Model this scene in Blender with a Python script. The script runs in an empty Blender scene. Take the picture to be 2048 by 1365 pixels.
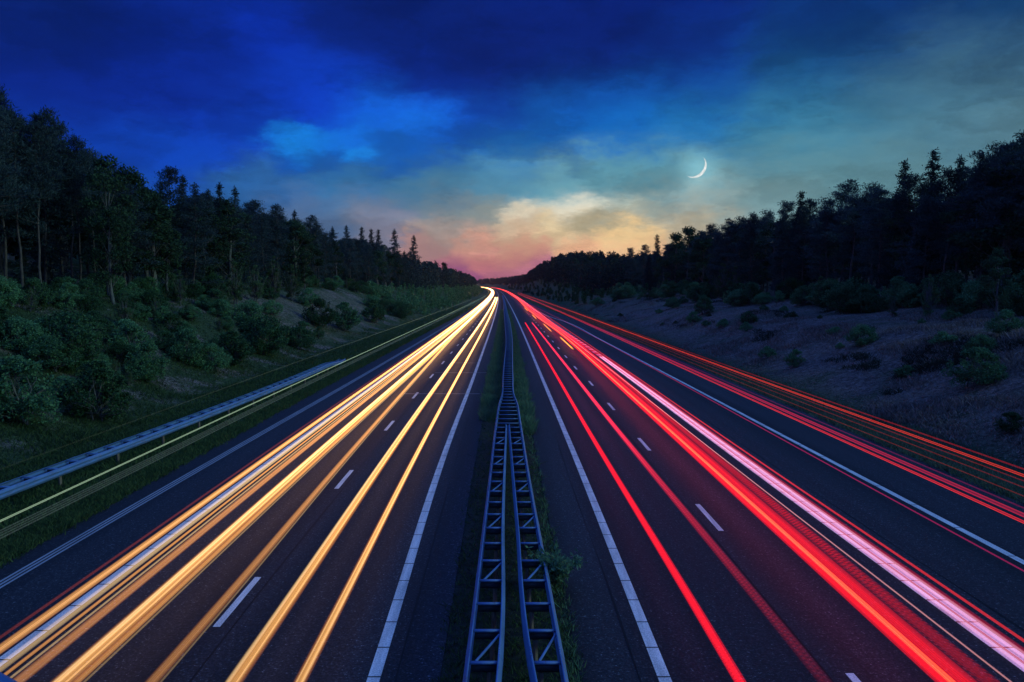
import bpy, math, random
import numpy as np
from mathutils import Vector

C = bpy.context.scene.collection
SC = bpy.context.scene
rad = math.radians
# ------------------------------------------------------------------ camera
H = 7.3            # eye height on the footbridge above the road, metres
F = 1620.0         # focal length in pixels of the 2048 px wide photograph
PITCH = math.atan((682.5 - 575.0) / F)
cam = bpy.data.objects.new('camera', bpy.data.cameras.new('camera'))
C.objects.link(cam)
cam.data.sensor_width = 36.0
cam.data.lens = F / 2048 * 36
cam.data.clip_start = 0.05
cam.data.clip_end = 30000
cam.location = (0, 0, H)
cam.rotation_euler = (rad(90) - PITCH, 0, 0)
SC.camera = cam
SC.view_settings.view_transform = 'Standard'
SC.view_settings.look = 'None'
SC.view_settings.exposure = 0
SC.view_settings.gamma = 1
SC.view_settings.use_curve_mapping = False
SC.cycles.use_denoising = True
SC.cycles.max_bounces = 5
SC.cycles.diffuse_bounces = 3
SC.cycles.glossy_bounces = 2
SC.cycles.transparent_max_bounces = 64
SC.cycles.sample_clamp_indirect = 4


def lin(c):
    return tuple(((v / 255) / 12.92 if v / 255 <= 0.04045 else ((v / 255 + 0.055) / 1.055) ** 2.4) for v in c)


def pixdir(x, y):
    v = Vector(((x - 1024) / F, -(y - 682.5) / F, -1.0))
    v.rotate(cam.rotation_euler)
    return v.normalized()


# ------------------------------------------------------------------ node helpers
class NT:
    def __init__(s, tree):
        s.t = tree
        s.n = tree.nodes
        s.l = tree.links

    def add(s, kind, **kw):
        n = s.n.new(kind)
        for k, v in kw.items():
            setattr(n, k, v)
        return n

    def put(s, sock, v):
        if isinstance(v, bpy.types.NodeSocket):
            s.l.new(v, sock)
        elif v is not None:
            sock.default_value = v

    def math(s, op, a, b=None, c=None, clamp=False):
        n = s.add('ShaderNodeMath', operation=op, use_clamp=clamp)
        for i, v in enumerate((a, b, c)):
            s.put(n.inputs[i], v)
        return n.outputs[0]

    def vec(s, op, a, b=None, c=None):
        n = s.add('ShaderNodeVectorMath', operation=op)
        for i, v in enumerate((a, b, c)):
            if v is not None:
                s.put(n.inputs[i], v)
        return n.outputs['Value'] if op in ('DISTANCE', 'LENGTH', 'DOT_PRODUCT') else n.outputs[0]

    def scale(s, a, k):
        n = s.add('ShaderNodeVectorMath', operation='SCALE')
        s.put(n.inputs[0], a)
        s.put(n.inputs['Scale'], k)
        return n.outputs[0]

    def noise(s, vec=None, scale=5, detail=4, rough=0.55, dist=0.0, dim='3D', w=None):
        n = s.add('ShaderNodeTexNoise', noise_dimensions=dim)
        if vec is not None:
            s.put(n.inputs['Vector'], vec)
        if w is not None:
            s.put(n.inputs['W'], w)
        n.inputs['Scale'].default_value = scale
        n.inputs['Detail'].default_value = detail
        n.inputs['Roughness'].default_value = rough
        n.inputs['Distortion'].default_value = dist
        return n

    def ramp(s, fac, stops):
        n = s.add('ShaderNodeValToRGB')
        e = n.color_ramp.elements
        while len(e) < len(stops):
            e.new(0.5)
        for i, (p, c) in enumerate(stops):
            e[i].position = p
            e[i].color = (*c, 1) if len(c) == 3 else c
        s.put(n.inputs[0], fac)
        return n.outputs[0]

    def mix(s, fac, a, b, blend='MIX'):
        n = s.add('ShaderNodeMix', data_type='RGBA', blend_type=blend)
        s.put(n.inputs[0], fac)
        s.put(n.inputs[6], (*a, 1) if isinstance(a, tuple) and len(a) == 3 else a)
        s.put(n.inputs[7], (*b, 1) if isinstance(b, tuple) and len(b) == 3 else b)
        return n.outputs[2]

    def remap(s, v, a, b, c=0.0, d=1.0):
        n = s.add('ShaderNodeMapRange', clamp=True)
        s.put(n.inputs[0], v)
        for i, k in enumerate((a, b, c, d)):
            n.inputs[i + 1].default_value = k
        return n.outputs[0]


# ------------------------------------------------------------------ world: dusk sky
W = bpy.data.worlds.new('World')
SC.world = W
W.use_nodes = True
wt = NT(W.node_tree)
wt.n.clear()
gen = wt.add('ShaderNodeTexCoord').outputs['Generated']
ZS = 1.7                                     # clouds are stretched along the horizon
sv = wt.vec('MULTIPLY', gen, (1, 1, ZS))
# wind-torn cloud edges: two octaves of warp on the viewing direction
wn1 = wt.noise(wt.vec('MULTIPLY', gen, (1, 1, 2.4)), 5.0, 6, 0.62)
wn2 = wt.noise(wt.vec('MULTIPLY', gen, (1, 1, 2.4)), 15.0, 6, 0.65)
w1 = wt.vec('SUBTRACT', wn1.outputs['Color'], (0.5, 0.5, 0.5))
w2 = wt.vec('SUBTRACT', wn2.outputs['Color'], (0.5, 0.5, 0.5))
p = wt.vec('MULTIPLY_ADD', w1, (0.12, 0.0, 0.11), sv)
p = wt.vec('MULTIPLY_ADD', w2, (0.075, 0.0, 0.075), p)
wn3 = wt.noise(wt.vec('MULTIPLY', gen, (1, 1, 2.0)), 42.0, 6, 0.65)
p = wt.vec('MULTIPLY_ADD', wt.vec('SUBTRACT', wn3.outputs['Color'], (0.5, 0.5, 0.5)), (0.035, 0.0, 0.035), p)
SKY = [  # photo pixel, colour there, spread, weight
    (0, 0, (7, 32, 108), .10, 1), (400, 20, (8, 38, 135), .10, 1), (800, 30, (6, 30, 108), .12, 1.2), (1250, 30, (6, 30, 110), .12, 1),
    (1700, 30, (8, 46, 110), .11, 1), (2048, 10, (12, 58, 108), .10, 1),
    (520, 50, (10, 52, 185), .05, .8), (1060, 110, (7, 32, 115), .08, 1), (1400, 90, (10, 50, 140), .07, .8),
    (120, 190, (8, 34, 125), .10, 1), (350, 170, (9, 42, 150), .08, 1), (640, 160, (11, 58, 185), .07, 1), (880, 190, (9, 46, 155), .08, 1),
    (1150, 180, (8, 52, 140), .08, 1), (1400, 190, (12, 72, 150), .08, 1), (1650, 140, (22, 82, 135), .09, 1), (1950, 140, (62, 105, 132), .09, 1),
    (120, 330, (12, 60, 170), .09, 1), (330, 300, (12, 66, 178), .07, 1), (470, 250, (12, 62, 180), .06, 1), (552, 272, (20, 122, 218), .024, 1.8), (590, 292, (22, 132, 226), .030, 2.0), (640, 284, (18, 112, 210), .020, 1.5), (712, 302, (26, 138, 226), .016, 1.8), (676, 300, (12, 74, 160), .014, 1.6), (570, 325, (14, 74, 165), .022, 1.6),
    (700, 290, (18, 110, 215), .035, .9), (740, 215, (16, 98, 210), .05, 1), (850, 236, (20, 112, 226), .045, 1.4), (640, 322, (14, 72, 150), .035, 1.5), (800, 300, (16, 88, 175), .05, 1),
    (970, 240, (12, 70, 168), .06, 1), (1010, 300, (20, 100, 170), .06, 1), (1100, 215, (16, 100, 190), .05, 1), (1230, 250, (12, 98, 178), .06, 1), (1230, 200, (16, 95, 190), .05, .8),
    (1400, 260, (28, 110, 168), .07, 1), (1600, 250, (52, 122, 155), .09, 1), (1850, 230, (70, 120, 142), .09, 1), (2040, 240, (88, 128, 142), .08, 1),
    (250, 400, (26, 82, 165), .06, 1), (520, 380, (42, 98, 160), .06, 1), (700, 370, (48, 108, 158), .06, 1), (860, 370, (62, 118, 152), .05, 1),
    (1000, 350, (84, 142, 166), .05, 1), (1110, 370, (100, 152, 166), .05, 1), (1250, 360, (84, 140, 156), .06, 1), (1390, 350, (104, 158, 172), .05, 1.2), (1600, 350, (92, 140, 150), .08, 1),
    (1800, 350, (92, 132, 140), .08, 1),
    (600, 420, (88, 112, 146), .04, 1), (740, 420, (104, 118, 140), .04, 1), (880, 410, (110, 126, 134), .04, 1), (1040, 424, (224, 214, 188), .024, 1.2), (960, 415, (132, 142, 138), .035, 1), (1150, 415, (230, 222, 198), .030, 1.2),
    (1250, 410, (184, 188, 170), .04, 1), (1400, 410, (150, 164, 158), .05, 1), (1550, 400, (120, 150, 152), .06, 1),
    (760, 455, (126, 126, 144), .03, 1), (900, 460, (172, 154, 144), .035, 1), (1030, 465, (212, 184, 152), .035, 1), (1130, 465, (224, 200, 156), .035, 1.2), (1200, 450, (165, 155, 125), .03, 1), (1270, 468, (244, 208, 148), .03, 1.6), (1380, 450, (196, 176, 140), .035, 1),
    (860, 500, (180, 138, 132), .03, 1), (960, 495, (222, 160, 138), .03, 1), (1060, 500, (228, 164, 136), .03, 1), (1180, 500, (234, 176, 134), .03, 1), (1290, 495, (228, 174, 128), .03, 1),
    (920, 530, (184, 112, 130), .026, 1), (990, 530, (214, 130, 130), .026, 1), (1060, 530, (214, 138, 130), .026, 1), (1000, 552, (186, 110, 134), .022, 1.1), (940, 552, (158, 84, 132), .022, 1), (1080, 545, (170, 96, 136), .025, 1),
]
SKY = [(pixdir(x, y), lin(c), s, w) for x, y, c, s, w in SKY]
AMB = (0.060, 0.185, 0.78)   # the open blue of the sky overhead and behind the bridge
for d, k in (((-1, .1, .25), .55), ((1, .1, .25), .7), ((0, -1, .2), .75), ((-.7, -.7, .5), .8), ((.7, -.7, .5), .8), ((0, -.4, 1), 1.1), ((0, .35, 1), 1.0), ((-.7, .2, .7), .9), ((.7, .2, .7), .9)):
    SKY.append((Vector(d).normalized(), tuple(a * k for a in AMB), .62, .0006))
acc, wsum = None, None
for d, c, sg, wgt in SKY:
    # each term hangs on the one before it, so the sum is evaluated in sequence
    pi_ = p if acc is None else wt.vec('MULTIPLY_ADD', acc, (1e-12, 1e-12, 1e-12), p)
    dist = wt.vec('DISTANCE', pi_, (d.x, d.y, d.z * ZS))
    q = wt.math('MULTIPLY', dist, 1.0 / sg)
    q = wt.math('MULTIPLY', q, q)
    wi = wt.math('POWER', math.exp(-1.5), q)
    n = wt.add('ShaderNodeVectorMath', operation='MULTIPLY_ADD')
    wt.put(n.inputs[0], wi)
    n.inputs[1].default_value = tuple(v * wgt for v in c)
    wt.put(n.inputs[2], acc if acc is not None else (0, 0, 0))
    acc = n.outputs[0]
    wsum = wt.math('MULTIPLY_ADD', wi, wgt, wsum if wsum is not None else 1e-9)
    prev = wsum
sky = wt.scale(acc, wt.math('DIVIDE', 1.0, wsum))
# soft mottling of the cloud layer
cn = wt.noise(wt.vec('MULTIPLY_ADD', w1, (.3, .3, .3), wt.vec('MULTIPLY', gen, (1, 1, 3.2))), 4.2, 8, 0.58)
cl = wt.remap(cn.outputs[0], .32, .70, .80, 1.20)
sky = wt.scale(sky, cl)
# torn lower cloud deck: sharper dark edges
ce = wt.noise(wt.vec('MULTIPLY_ADD', w2, (.10, .10, .12), wt.vec('MULTIPLY', gen, (1, 1, 2.6))), 6.5, 9, 0.62, .35)
ed = wt.add('ShaderNodeMapRange', interpolation_type='SMOOTHSTEP')
wt.put(ed.inputs[0], ce.outputs[0])
for i_, k_ in enumerate((.46, .60, 1.10, .87)):
    ed.inputs[i_ + 1].default_value = k_
sky = wt.scale(sky, ed.outputs[0])
# faint glow of thin cloud about the moon
md = pixdir(1394, 338)
q = wt.math('MULTIPLY', wt.vec('DISTANCE', gen, tuple(md)), 1 / .020)
q = wt.math('MULTIPLY', q, q)
sky = wt.vec('MULTIPLY_ADD', wt.math('POWER', math.exp(-1), q), (.08, .17, .18), sky)
ns = wt.add('ShaderNodeTexSky', sky_type='NISHITA', sun_disc=False)
ns.sun_elevation = rad(-3)
ns.sun_rotation = rad(12)
bg1 = wt.add('ShaderNodeBackground')
wt.put(bg1.inputs[0], sky)
bg2 = wt.add('ShaderNodeBackground')
wt.put(bg2.inputs[0], ns.outputs[0])
bg2.inputs[1].default_value = 0.004
ad = wt.add('ShaderNodeAddShader')
wt.l.new(bg1.outputs[0], ad.inputs[0])
wt.l.new(bg2.outputs[0], ad.inputs[1])
wt.l.new(ad.outputs[0], wt.add('ShaderNodeOutputWorld').inputs[0])
# soft twilight lamp, added from the right to model the left bank
sl = bpy.data.lights.new('sun', 'SUN')
sl.energy = 1.2
sl.angle = rad(30)
sl.color = (0.52, 0.95, 0.70)
so = bpy.data.objects.new('sun', sl)
C.objects.link(so)
so.rotation_euler = Vector((-0.9, 0.22, -0.37)).to_track_quat('-Z', 'Y').to_euler()

# ------------------------------------------------------------------ object helpers
rng = np.random.default_rng(7)
random.seed(7)


def tag(o, label=None, cat=None, group=None, kind=None):
    for k, v in (('label', label), ('category', cat), ('group', group), ('kind', kind)):
        if v:
            o[k] = v
    return o


def mesh_np(name, verts, faces, mat, attrs=None, smooth=False):
    """faces: (N,k) array of equal-sized polygons"""
    verts = np.asarray(verts, np.float32)
    faces = np.asarray(faces, np.int32)
    m = bpy.data.meshes.new(name)
    m.vertices.add(len(verts))
    m.vertices.foreach_set('co', verts.ravel())
    k = faces.shape[1]
    m.loops.add(faces.size)
    m.loops.foreach_set('vertex_index', faces.ravel())
    m.polygons.add(len(faces))
    m.polygons.foreach_set('loop_start', np.arange(0, faces.size, k, dtype=np.int32))
    if smooth:
        m.polygons.foreach_set('use_smooth', np.ones(len(faces), bool))
    for an, av in (attrs or {}).items():
        a = m.attributes.new(an, 'FLOAT', 'POINT')
        a.data.foreach_set('value', np.asarray(av, np.float32))
    m.materials.append(mat)
    m.update(calc_edges=True)
    m.validate()
    return m


def link(name, mesh, parent=None, loc=(0, 0, 0)):
    o = bpy.data.objects.new(name, mesh)
    C.objects.link(o)
    o.location = loc
    if parent:
        o.parent = parent
    return o


def empty(name, loc=(0, 0, 0), rz=0.0, s=1.0):
    o = bpy.data.objects.new(name, None)
    C.objects.link(o)
    o.location = loc
    o.rotation_euler = (0, 0, rz)
    o.scale = (s, s, s)
    return o


class MB:
    """collects quads for one mesh"""
    def __init__(s):
        s.v, s.f, s.k = [], [], 0

    def add(s, v, f):
        v = np.asarray(v, float)
        f = np.asarray(f, int)
        s.v.append(v)
        s.f.append(f + s.k)
        s.k += len(v)

    def box(s, c, dx, dy, dz, rz=0.0):
        a = np.array([[x, y, z] for z in (-.5, .5) for y in (-.5, .5) for x in (-.5, .5)]) * (dx, dy, dz)
        cs, sn = math.cos(rz), math.sin(rz)
        a = np.stack([a[:, 0] * cs - a[:, 1] * sn, a[:, 0] * sn + a[:, 1] * cs, a[:, 2]], 1) + np.asarray(c)
        s.add(a, [[0, 2, 3, 1], [4, 5, 7, 6], [0, 1, 5, 4], [2, 6, 7, 3], [0, 4, 6, 2], [1, 3, 7, 5]])

    def tube(s, pts, radii, n=6):
        pts = np.asarray(pts, float)
        radii = np.broadcast_to(radii, len(pts))
        t = np.gradient(pts, axis=0)
        t /= np.linalg.norm(t, axis=1)[:, None] + 1e-9
        ref = np.array([0, 0, 1.0]) if abs(t[0, 2]) < .9 else np.array([1.0, 0, 0])
        u = np.cross(t, ref)
        u /= np.linalg.norm(u, axis=1)[:, None] + 1e-9
        w = np.cross(t, u)
        a = np.arange(n) * 2 * math.pi / n
        v = pts[:, None] + radii[:, None, None] * (np.cos(a)[None, :, None] * u[:, None] + np.sin(a)[None, :, None] * w[:, None])
        s.add(v.reshape(-1, 3), grid_faces(len(pts), n, True))

    def sweep(s, path, prof, closed=True, up=(0, 0, 1)):
        """path (N,3) horizontal-ish, prof list of (side, z)"""
        path = np.asarray(path, float)
        t = np.gradient(path, axis=0)
        t[:, 2] = 0
        t /= np.linalg.norm(t, axis=1)[:, None]
        side = np.stack([t[:, 1], -t[:, 0], 0 * t[:, 0]], 1)
        pr = np.asarray(prof)
        v = path[:, None] + side[:, None] * pr[None, :, 0, None] + np.array([0, 0, 1.0]) * pr[None, :, 1, None]
        s.add(v.reshape(-1, 3), grid_faces(len(path), len(pr), closed))

    def build(s, name, mat, parent=None, smooth=False):
        return link(name, s.mesh(name, mat, smooth), parent)

    def mesh(s, name, mat, smooth=False):
        return mesh_np(name, np.concatenate(s.v), np.concatenate(s.f), mat, smooth=smooth)


def grid_faces(nr, nc, closed=False):
    i = np.arange(nr - 1)[:, None] * nc
    j = np.arange(nc if closed else nc - 1)[None]
    j2 = (j + 1) % nc
    return np.stack([i + j, i + j2, i + nc + j2, i + nc + j], -1).reshape(-1, 4)


def spline(xs, ys):
    """smooth interpolation through points (Hermite, finite-difference slopes)"""
    xs, ys = np.asarray(xs, float), np.asarray(ys, float)
    d = np.diff(ys) / np.diff(xs)
    h = np.diff(xs)
    m = np.empty_like(ys)
    m[0], m[-1] = d[0], d[-1]
    m[1:-1] = (d[:-1] * h[1:] + d[1:] * h[:-1]) / (h[1:] + h[:-1])

    def f(x):
        x = np.asarray(x, float)
        i = np.clip(np.searchsorted(xs, x) - 1, 0, len(xs) - 2)
        hh = h[i]
        t = np.clip((x - xs[i]) / hh, 0, 1)
        return ((2 * t ** 3 - 3 * t ** 2 + 1) * ys[i] + (t ** 3 - 2 * t ** 2 + t) * hh * m[i]
                + (-2 * t ** 3 + 3 * t ** 2) * ys[i + 1] + (t ** 3 - t ** 2) * hh * m[i + 1])
    return f


# ------------------------------------------------------------------ lie of the land
# the motorway runs straight away from the bridge, then bends left and climbs a little
cx = spline([-60, 0, 15, 27, 64, 118, 220, 338, 473, 700, 1000, 1500, 2000, 2600, 3400],
            [.4, .12, .03, -.11, -.36, -.74, -1.7, -3.1, -5.0, -8.8, -15.6, -35, -66, -122, -230])
rz_ = spline([-60, 0, 400, 700, 1000, 1500, 2000, 2600, 3400], [0, 0, 0, .6, 1.7, 4.4, 6.9, 9.5, 14])
edge_l = spline([-60, 30, 120, 250, 400, 3400], [-13.5, -13.5, -13.1, -11.8, -11.6, -11.6])
edge_r = spline([-60, 30, 120, 200, 300, 3400], [17.4, 17.4, 17.2, 15.5, 13.6, 13.4])


def ss(x):
    x = np.clip(x, 0, 1)
    return x * x * (3 - 2 * x)


def wob(x, y, s):
    return np.sin(x / s + 1.3 * np.sin(y / s * .7 + 2)) * np.sin(y / s * .83 + .9 * np.sin(x / s * 1.1))


def terr(r, Y):
    r = np.asarray(r, float)
    Y = np.asarray(Y, float)
    zl = 7.2 * ss((-r - 19.5) / 20) + .16 * np.maximum(0, np.minimum(-r, 120) - 42)
    zr = 3.7 * ss((r - 21.5) / 13) + 3.2 * ss((r - 32) / 22) + .15 * np.maximum(0, np.minimum(r, 130) - 52)
    zr = zr + 15 * ss((Y - 330) / 400) * (1 - .72 * ss((Y - 850) / 550)) * ss((r - 25) / 24)
    ditch = -.3 * np.exp(-((r - 20.5) / 1.2) ** 2) - .18 * np.exp(-((r + 19.3) / 1.3) ** 2)
    side = np.where(r < 0, ss((-r - 19) / 4), ss((r - 21) / 4))
    bumps = side * (.32 * wob(r, Y, 5.2) + .14 * wob(r + 40, Y, 1.9) + .9 * wob(r, Y, 31))
    return zl + zr + ditch + bumps + rz_(Y) - .03


def P(r, Y, dz=0.0):
    r, Y = np.broadcast_arrays(np.asarray(r, float), np.asarray(Y, float))
    return np.stack([cx(Y) + r, Y, rz_(Y) + dz + 0 * r], -1)


def ysteps(a, b, s0=.8, k=.03):
    out = [a]
    while out[-1] < b:
        out.append(out[-1] + max(s0, k * max(out[-1], 0)))
    out[-1] = b
    return np.array(out)


# ------------------------------------------------------------------ materials
def mat(name):
    m = bpy.data.materials.new(name)
    m.use_nodes = True
    t = NT(m.node_tree)
    t.n.clear()
    out = t.add('ShaderNodeOutputMaterial')
    return m, t, out


def principled(t, out, col, rough=.7, metal=0.0, spec=.5, bump=None, bstr=.3, bdist=.02):
    b = t.add('ShaderNodeBsdfPrincipled')
    t.put(b.inputs['Base Color'], (*col, 1) if isinstance(col, tuple) and len(col) == 3 else col)
    t.put(b.inputs['Roughness'], rough)
    t.put(b.inputs['Metallic'], metal)
    t.put(b.inputs['Specular IOR Level'], spec)
    if bump is not None:
        n = t.add('ShaderNodeBump')
        n.inputs['Strength'].default_value = bstr
        n.inputs['Distance'].default_value = bdist
        t.put(n.inputs['Height'], bump)
        t.l.new(n.outputs[0], b.inputs['Normal'])
    t.l.new(b.outputs[0], out.inputs[0])
    return b


def objco(t):
    return t.add('ShaderNodeTexCoord').outputs['Object']


def m_asphalt():
    m, t, o = mat('asphalt')
    co = objco(t)
    g1 = t.noise(co, 17, 2, .8).outputs[0]
    g2 = t.noise(co, 6, 3, .7).outputs[0]
    big = t.noise(t.vec('MULTIPLY', co, (.55, .03, 1)), 1.0, 4, .6).outputs[0]
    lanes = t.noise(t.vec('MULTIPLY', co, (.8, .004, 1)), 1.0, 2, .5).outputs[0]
    g = t.math('ADD', t.math('MULTIPLY', g1, .7), t.math('MULTIPLY', g2, .3))
    c = t.ramp(g, [(.30, (.003, .003, .0035)), (.47, (.010, .010, .0125)), (.60, (.031, .031, .036)), (.67, (.18, .18, .19))])
    c = t.mix(1, c, t.ramp(big, [(.3, (.7, .7, .7)), (.7, (1.2, 1.2, 1.2))]), 'MULTIPLY')
    c = t.mix(1, c, t.ramp(lanes, [(.36, (.55, .55, .55)), (.62, (1.35, 1.35, 1.4))]), 'MULTIPLY')  # wheel-track polish, plus headlight-lit bands put into the colour
    principled(t, o, c, .66, 0, .19, g, .6, .012)
    return m


def m_paint(name, base, joints=0.0, worn=.28):
    m, t, o = mat(name)
    co = objco(t)
    n1 = t.noise(co, 30, 3, .75).outputs[0]
    n2 = t.noise(t.vec('MULTIPLY', co, (3, .25, 1)), 2.0, 4, .6).outputs[0]
    w = t.math('ADD', t.math('MULTIPLY', n1, .6), t.math('MULTIPLY', n2, .4))
    k = t.remap(w, .36, .36 + worn, .25, 1)
    c = t.mix(k, (.06, .06, .065), base)
    principled(t, o, c, .6, 0, .4, n1, .3, .006)
    return m


def m_ground():
    m, t, o = mat('soil_and_grass')
    co = objco(t)
    a = t.noise(co, .22, 6, .65).outputs[0]
    b = t.noise(co, 2.6, 5, .7).outputs[0]
    d = t.noise(t.vec('MULTIPLY', co, (1, .55, 1)), 8, 4, .75).outputs[0]
    sx = t.add('ShaderNodeSeparateXYZ')
    t.l.new(co, sx.inputs[0])
    heath = t.mix(t.remap(b, .38, .62), (.085, .064, .055), (.265, .20, .17))
    grass = t.mix(t.remap(b, .38, .62), (.030, .050, .022), (.075, .105, .042))
    # right bank is dry heath; the left bank is mown verge, grass and open patches of heath
    right = t.remap(sx.outputs[0], 20.5, 23.5)
    dv = t.vec('MULTIPLY', t.vec('SUBTRACT', co, (-31, 132, 0)), (1 / 7.0, 1 / 42, 0))
    patch = t.remap(t.math('ADD', t.vec('LENGTH', dv), t.math('MULTIPLY', a, .8)), 1.5, 1.2)
    leftp = t.math('MULTIPLY', t.math('MAXIMUM', t.math('MULTIPLY', patch, t.remap(b, .40, .58, .25, .75)), t.remap(a, .50, .60)), t.remap(sx.outputs[0], -20, -24))
    k = t.math('MAXIMUM', right, leftp)
    k = t.math('MULTIPLY', k, t.remap(a, .36, .50, .25, 1))
    k = t.math('MULTIPLY', k, t.remap(sx.outputs[1], 170, 300, 1, .05))
    c = t.mix(k, grass, heath)
    c = t.mix(1, c, t.ramp(d, [(.32, (.45, .45, .45)), (.66, (1.35, 1.35, 1.35))]), 'MULTIPLY')
    principled(t, o, c, .95, 0, .1, t.math('ADD', t.math('MULTIPLY', b, .6), t.math('MULTIPLY', d, .5)), 1.0, .30)
    return m


def m_median():
    m, t, o = mat('median_soil')
    co = objco(t)
    a = t.noise(co, 5, 6, .7).outputs[0]
    b = t.noise(co, 32, 3, .8).outputs[0]
    c = t.mix(t.remap(a, .4, .62), (.016, .017, .013), (.045, .048, .030))
    c = t.mix(t.remap(b, .68, .72), c, (.38, .38, .40))
    principled(t, o, c, .9, 0, .2, t.math('ADD', a, b), .8, .05)
    return m


def m_leaf(name, c1, c2, var=.35, trans=.25, warm=None):
    m, t, o = mat(name)
    oi = t.add('ShaderNodeObjectInfo')
    g = t.add('ShaderNodeNewGeometry')
    c = t.mix(g.outputs['Random Per Island'], c1, c2)
    k = t.remap(oi.outputs['Random'], 0, 1, 1 - var, 1 + var)
    c = t.scale(c, k)
    d = t.add('ShaderNodeBsdfDiffuse')
    tr = t.add('ShaderNodeBsdfTranslucent')
    t.l.new(c, d.inputs[0])
    t.l.new(c, tr.inputs[0])
    mx = t.add('ShaderNodeMixShader')
    mx.inputs[0].default_value = trans
    t.l.new(d.outputs[0], mx.inputs[1])
    t.l.new(tr.outputs[0], mx.inputs[2])
    t.l.new(mx.outputs[0], o.inputs[0])
    return m


def m_bark(name, c1, c2):
    m, t, o = mat(name)
    co = objco(t)
    a = t.noise(t.vec('MULTIPLY', co, (6, 6, 1.3)), 1.6, 5, .7).outputs[0]
    principled(t, o, t.mix(t.remap(a, .38, .62), c1, c2), .9, 0, .2, a, .7, .03)
    return m


def m_steel(name, base, rust=.0):
    m, t, o = mat(name)
    co = objco(t)
    a = t.noise(t.vec('MULTIPLY', co, (4, .5, 4)), 1.5, 5, .65).outputs[0]
    b = t.noise(t.vec('MULTIPLY', co, (9, 1.2, 9)), 1.3, 5, .7).outputs[0]
    c = t.mix(t.remap(a, .35, .65), tuple(v * .72 for v in base), base)
    c = t.mix(t.remap(b, .62 - rust * .12, .74, 0, .7), c, (.10, .055, .035))
    principled(t, o, c, t.remap(a, .3, .7, .5, .68), .2, .5, a, .15, .01)
    return m


def m_tar():
    m, t, o = mat('tar')
    n_ = t.noise(objco(t), 3, 3, .6).outputs[0]
    principled(t, o, t.ramp(n_, [(.35, (.002, .002, .002)), (.65, (.006, .006, .006))]), .6, 0, .15)
    return m


M = dict(
    asphalt=m_asphalt(), paint=m_paint('white_road_paint', (.86, .86, .84)), faded=m_paint('faded_road_paint', (.42, .42, .46), 0, .35),
    dark=m_tar(), seam=m_paint('pale_joint', (.30, .29, .28)),
    ground=m_ground(), median=m_median(),
    pine=m_leaf('pine_needles', (.026, .044, .048), (.064, .092, .088)), spruce=m_leaf('spruce_needles', (.020, .034, .036), (.046, .068, .064)),
    broad=m_leaf('broad_leaves', (.022, .044, .026), (.054, .092, .046), .4), birch=m_leaf('birch_leaves', (.045, .085, .035), (.095, .15, .065), .3),
    shrub=m_leaf('shrub_leaves', (.030, .088, .038), (.125, .235, .105), .6), far=m_leaf('far_leaves', (.022, .038, .038), (.050, .074, .066)),
    grass=m_leaf('grass_blades', (.024, .050, .022), (.075, .110, .042), .2), verge=m_leaf('verge_blades', (.06, .10, .065), (.15, .20, .12), .2), heather=m_leaf('heather_leaves', (.022, .034, .024), (.06, .07, .05), .2), heath=m_leaf('dry_grass', (.12, .092, .076), (.33, .26, .215), .2),
    weed=m_leaf('weed_leaves', (.07, .15, .085), (.16, .27, .15), .2),
    bark=m_bark('pine_bark', (.040, .032, .030), (.115, .088, .078)), greybark=m_bark('grey_bark', (.05, .046, .042), (.15, .14, .13)),
    steel=m_steel('galvanised_steel', (.11, .20, .40), .4), steel2=m_steel('weathered_steel', (.11, .22, .46), .9),
    darksteel=m_steel('tarnished_steel', (.06, .06, .075), .3), post=m_bark('weathered_post', (.10, .072, .055), (.22, .165, .13)), bluepaint=m_steel('blue_paint', (.03, .10, .34)),
)

# ------------------------------------------------------------------ setting: ground, road, markings
YS = ysteps(-40, 3400, 1.0, .022)
R = np.unique(np.concatenate([np.arange(-400, -90, 30), np.arange(-90, -46, 4), np.arange(-46, -13, .8), [-13, -8, -4, 0, 4, 8, 13], np.arange(13.5, 60, .8), np.arange(60, 100, 4), np.arange(100, 401, 30)]))
RR, YY = np.meshgrid(R, YS)
X = cx(YY) + RR
Z = terr(RR, YY)
Z = np.where(np.abs(RR) < 13.2, rz_(YY) - .18, Z)
Z = np.where((RR > 12.5) & (RR < 17), rz_(YY) - .18 + .0 * Z, Z)
tag(link('ground', mesh_np('ground', np.stack([X, YY, Z], -1).reshape(-1, 3), grid_faces(len(YS), len(R)), M['ground'], smooth=True)), kind='structure')


def strip(name, rl, rr, ys, dz, material, parent=None, cols=2):
    f = np.linspace(0, 1, cols)[None, :]
    a = np.broadcast_to(np.asarray(rl(ys) if callable(rl) else rl, float), ys.shape)[:, None]
    b = np.broadcast_to(np.asarray(rr(ys) if callable(rr) else rr, float), ys.shape)[:, None]
    r = a * (1 - f) + b * f
    v = P(r, ys[:, None] + 0 * r, dz)
    return link(name, mesh_np(name, v.reshape(-1, 3), grid_faces(len(ys), cols)[:, ::-1] if False else grid_faces(len(ys), cols), material), parent)


yr = ysteps(-20, 3300, 1.5, .03)
med_l = -1.38
med_r = 1.25
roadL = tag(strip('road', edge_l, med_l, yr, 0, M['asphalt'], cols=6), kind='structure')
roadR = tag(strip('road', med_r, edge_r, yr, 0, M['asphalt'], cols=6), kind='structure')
tag(strip('median_strip', med_l - .12, med_r + .12, yr, -.02, M['median'], cols=5), kind='structure')
yl = ysteps(-10, 2600, 1.5, .03)
inner_l = spline([-60, 15, 27, 64, 3400], [-2.62, -2.62, -2.74, -2.76, -2.76])
inner_r = spline([-60, 15, 27, 64, 3400], [2.82, 2.82, 2.90, 2.80, 2.80])


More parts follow.
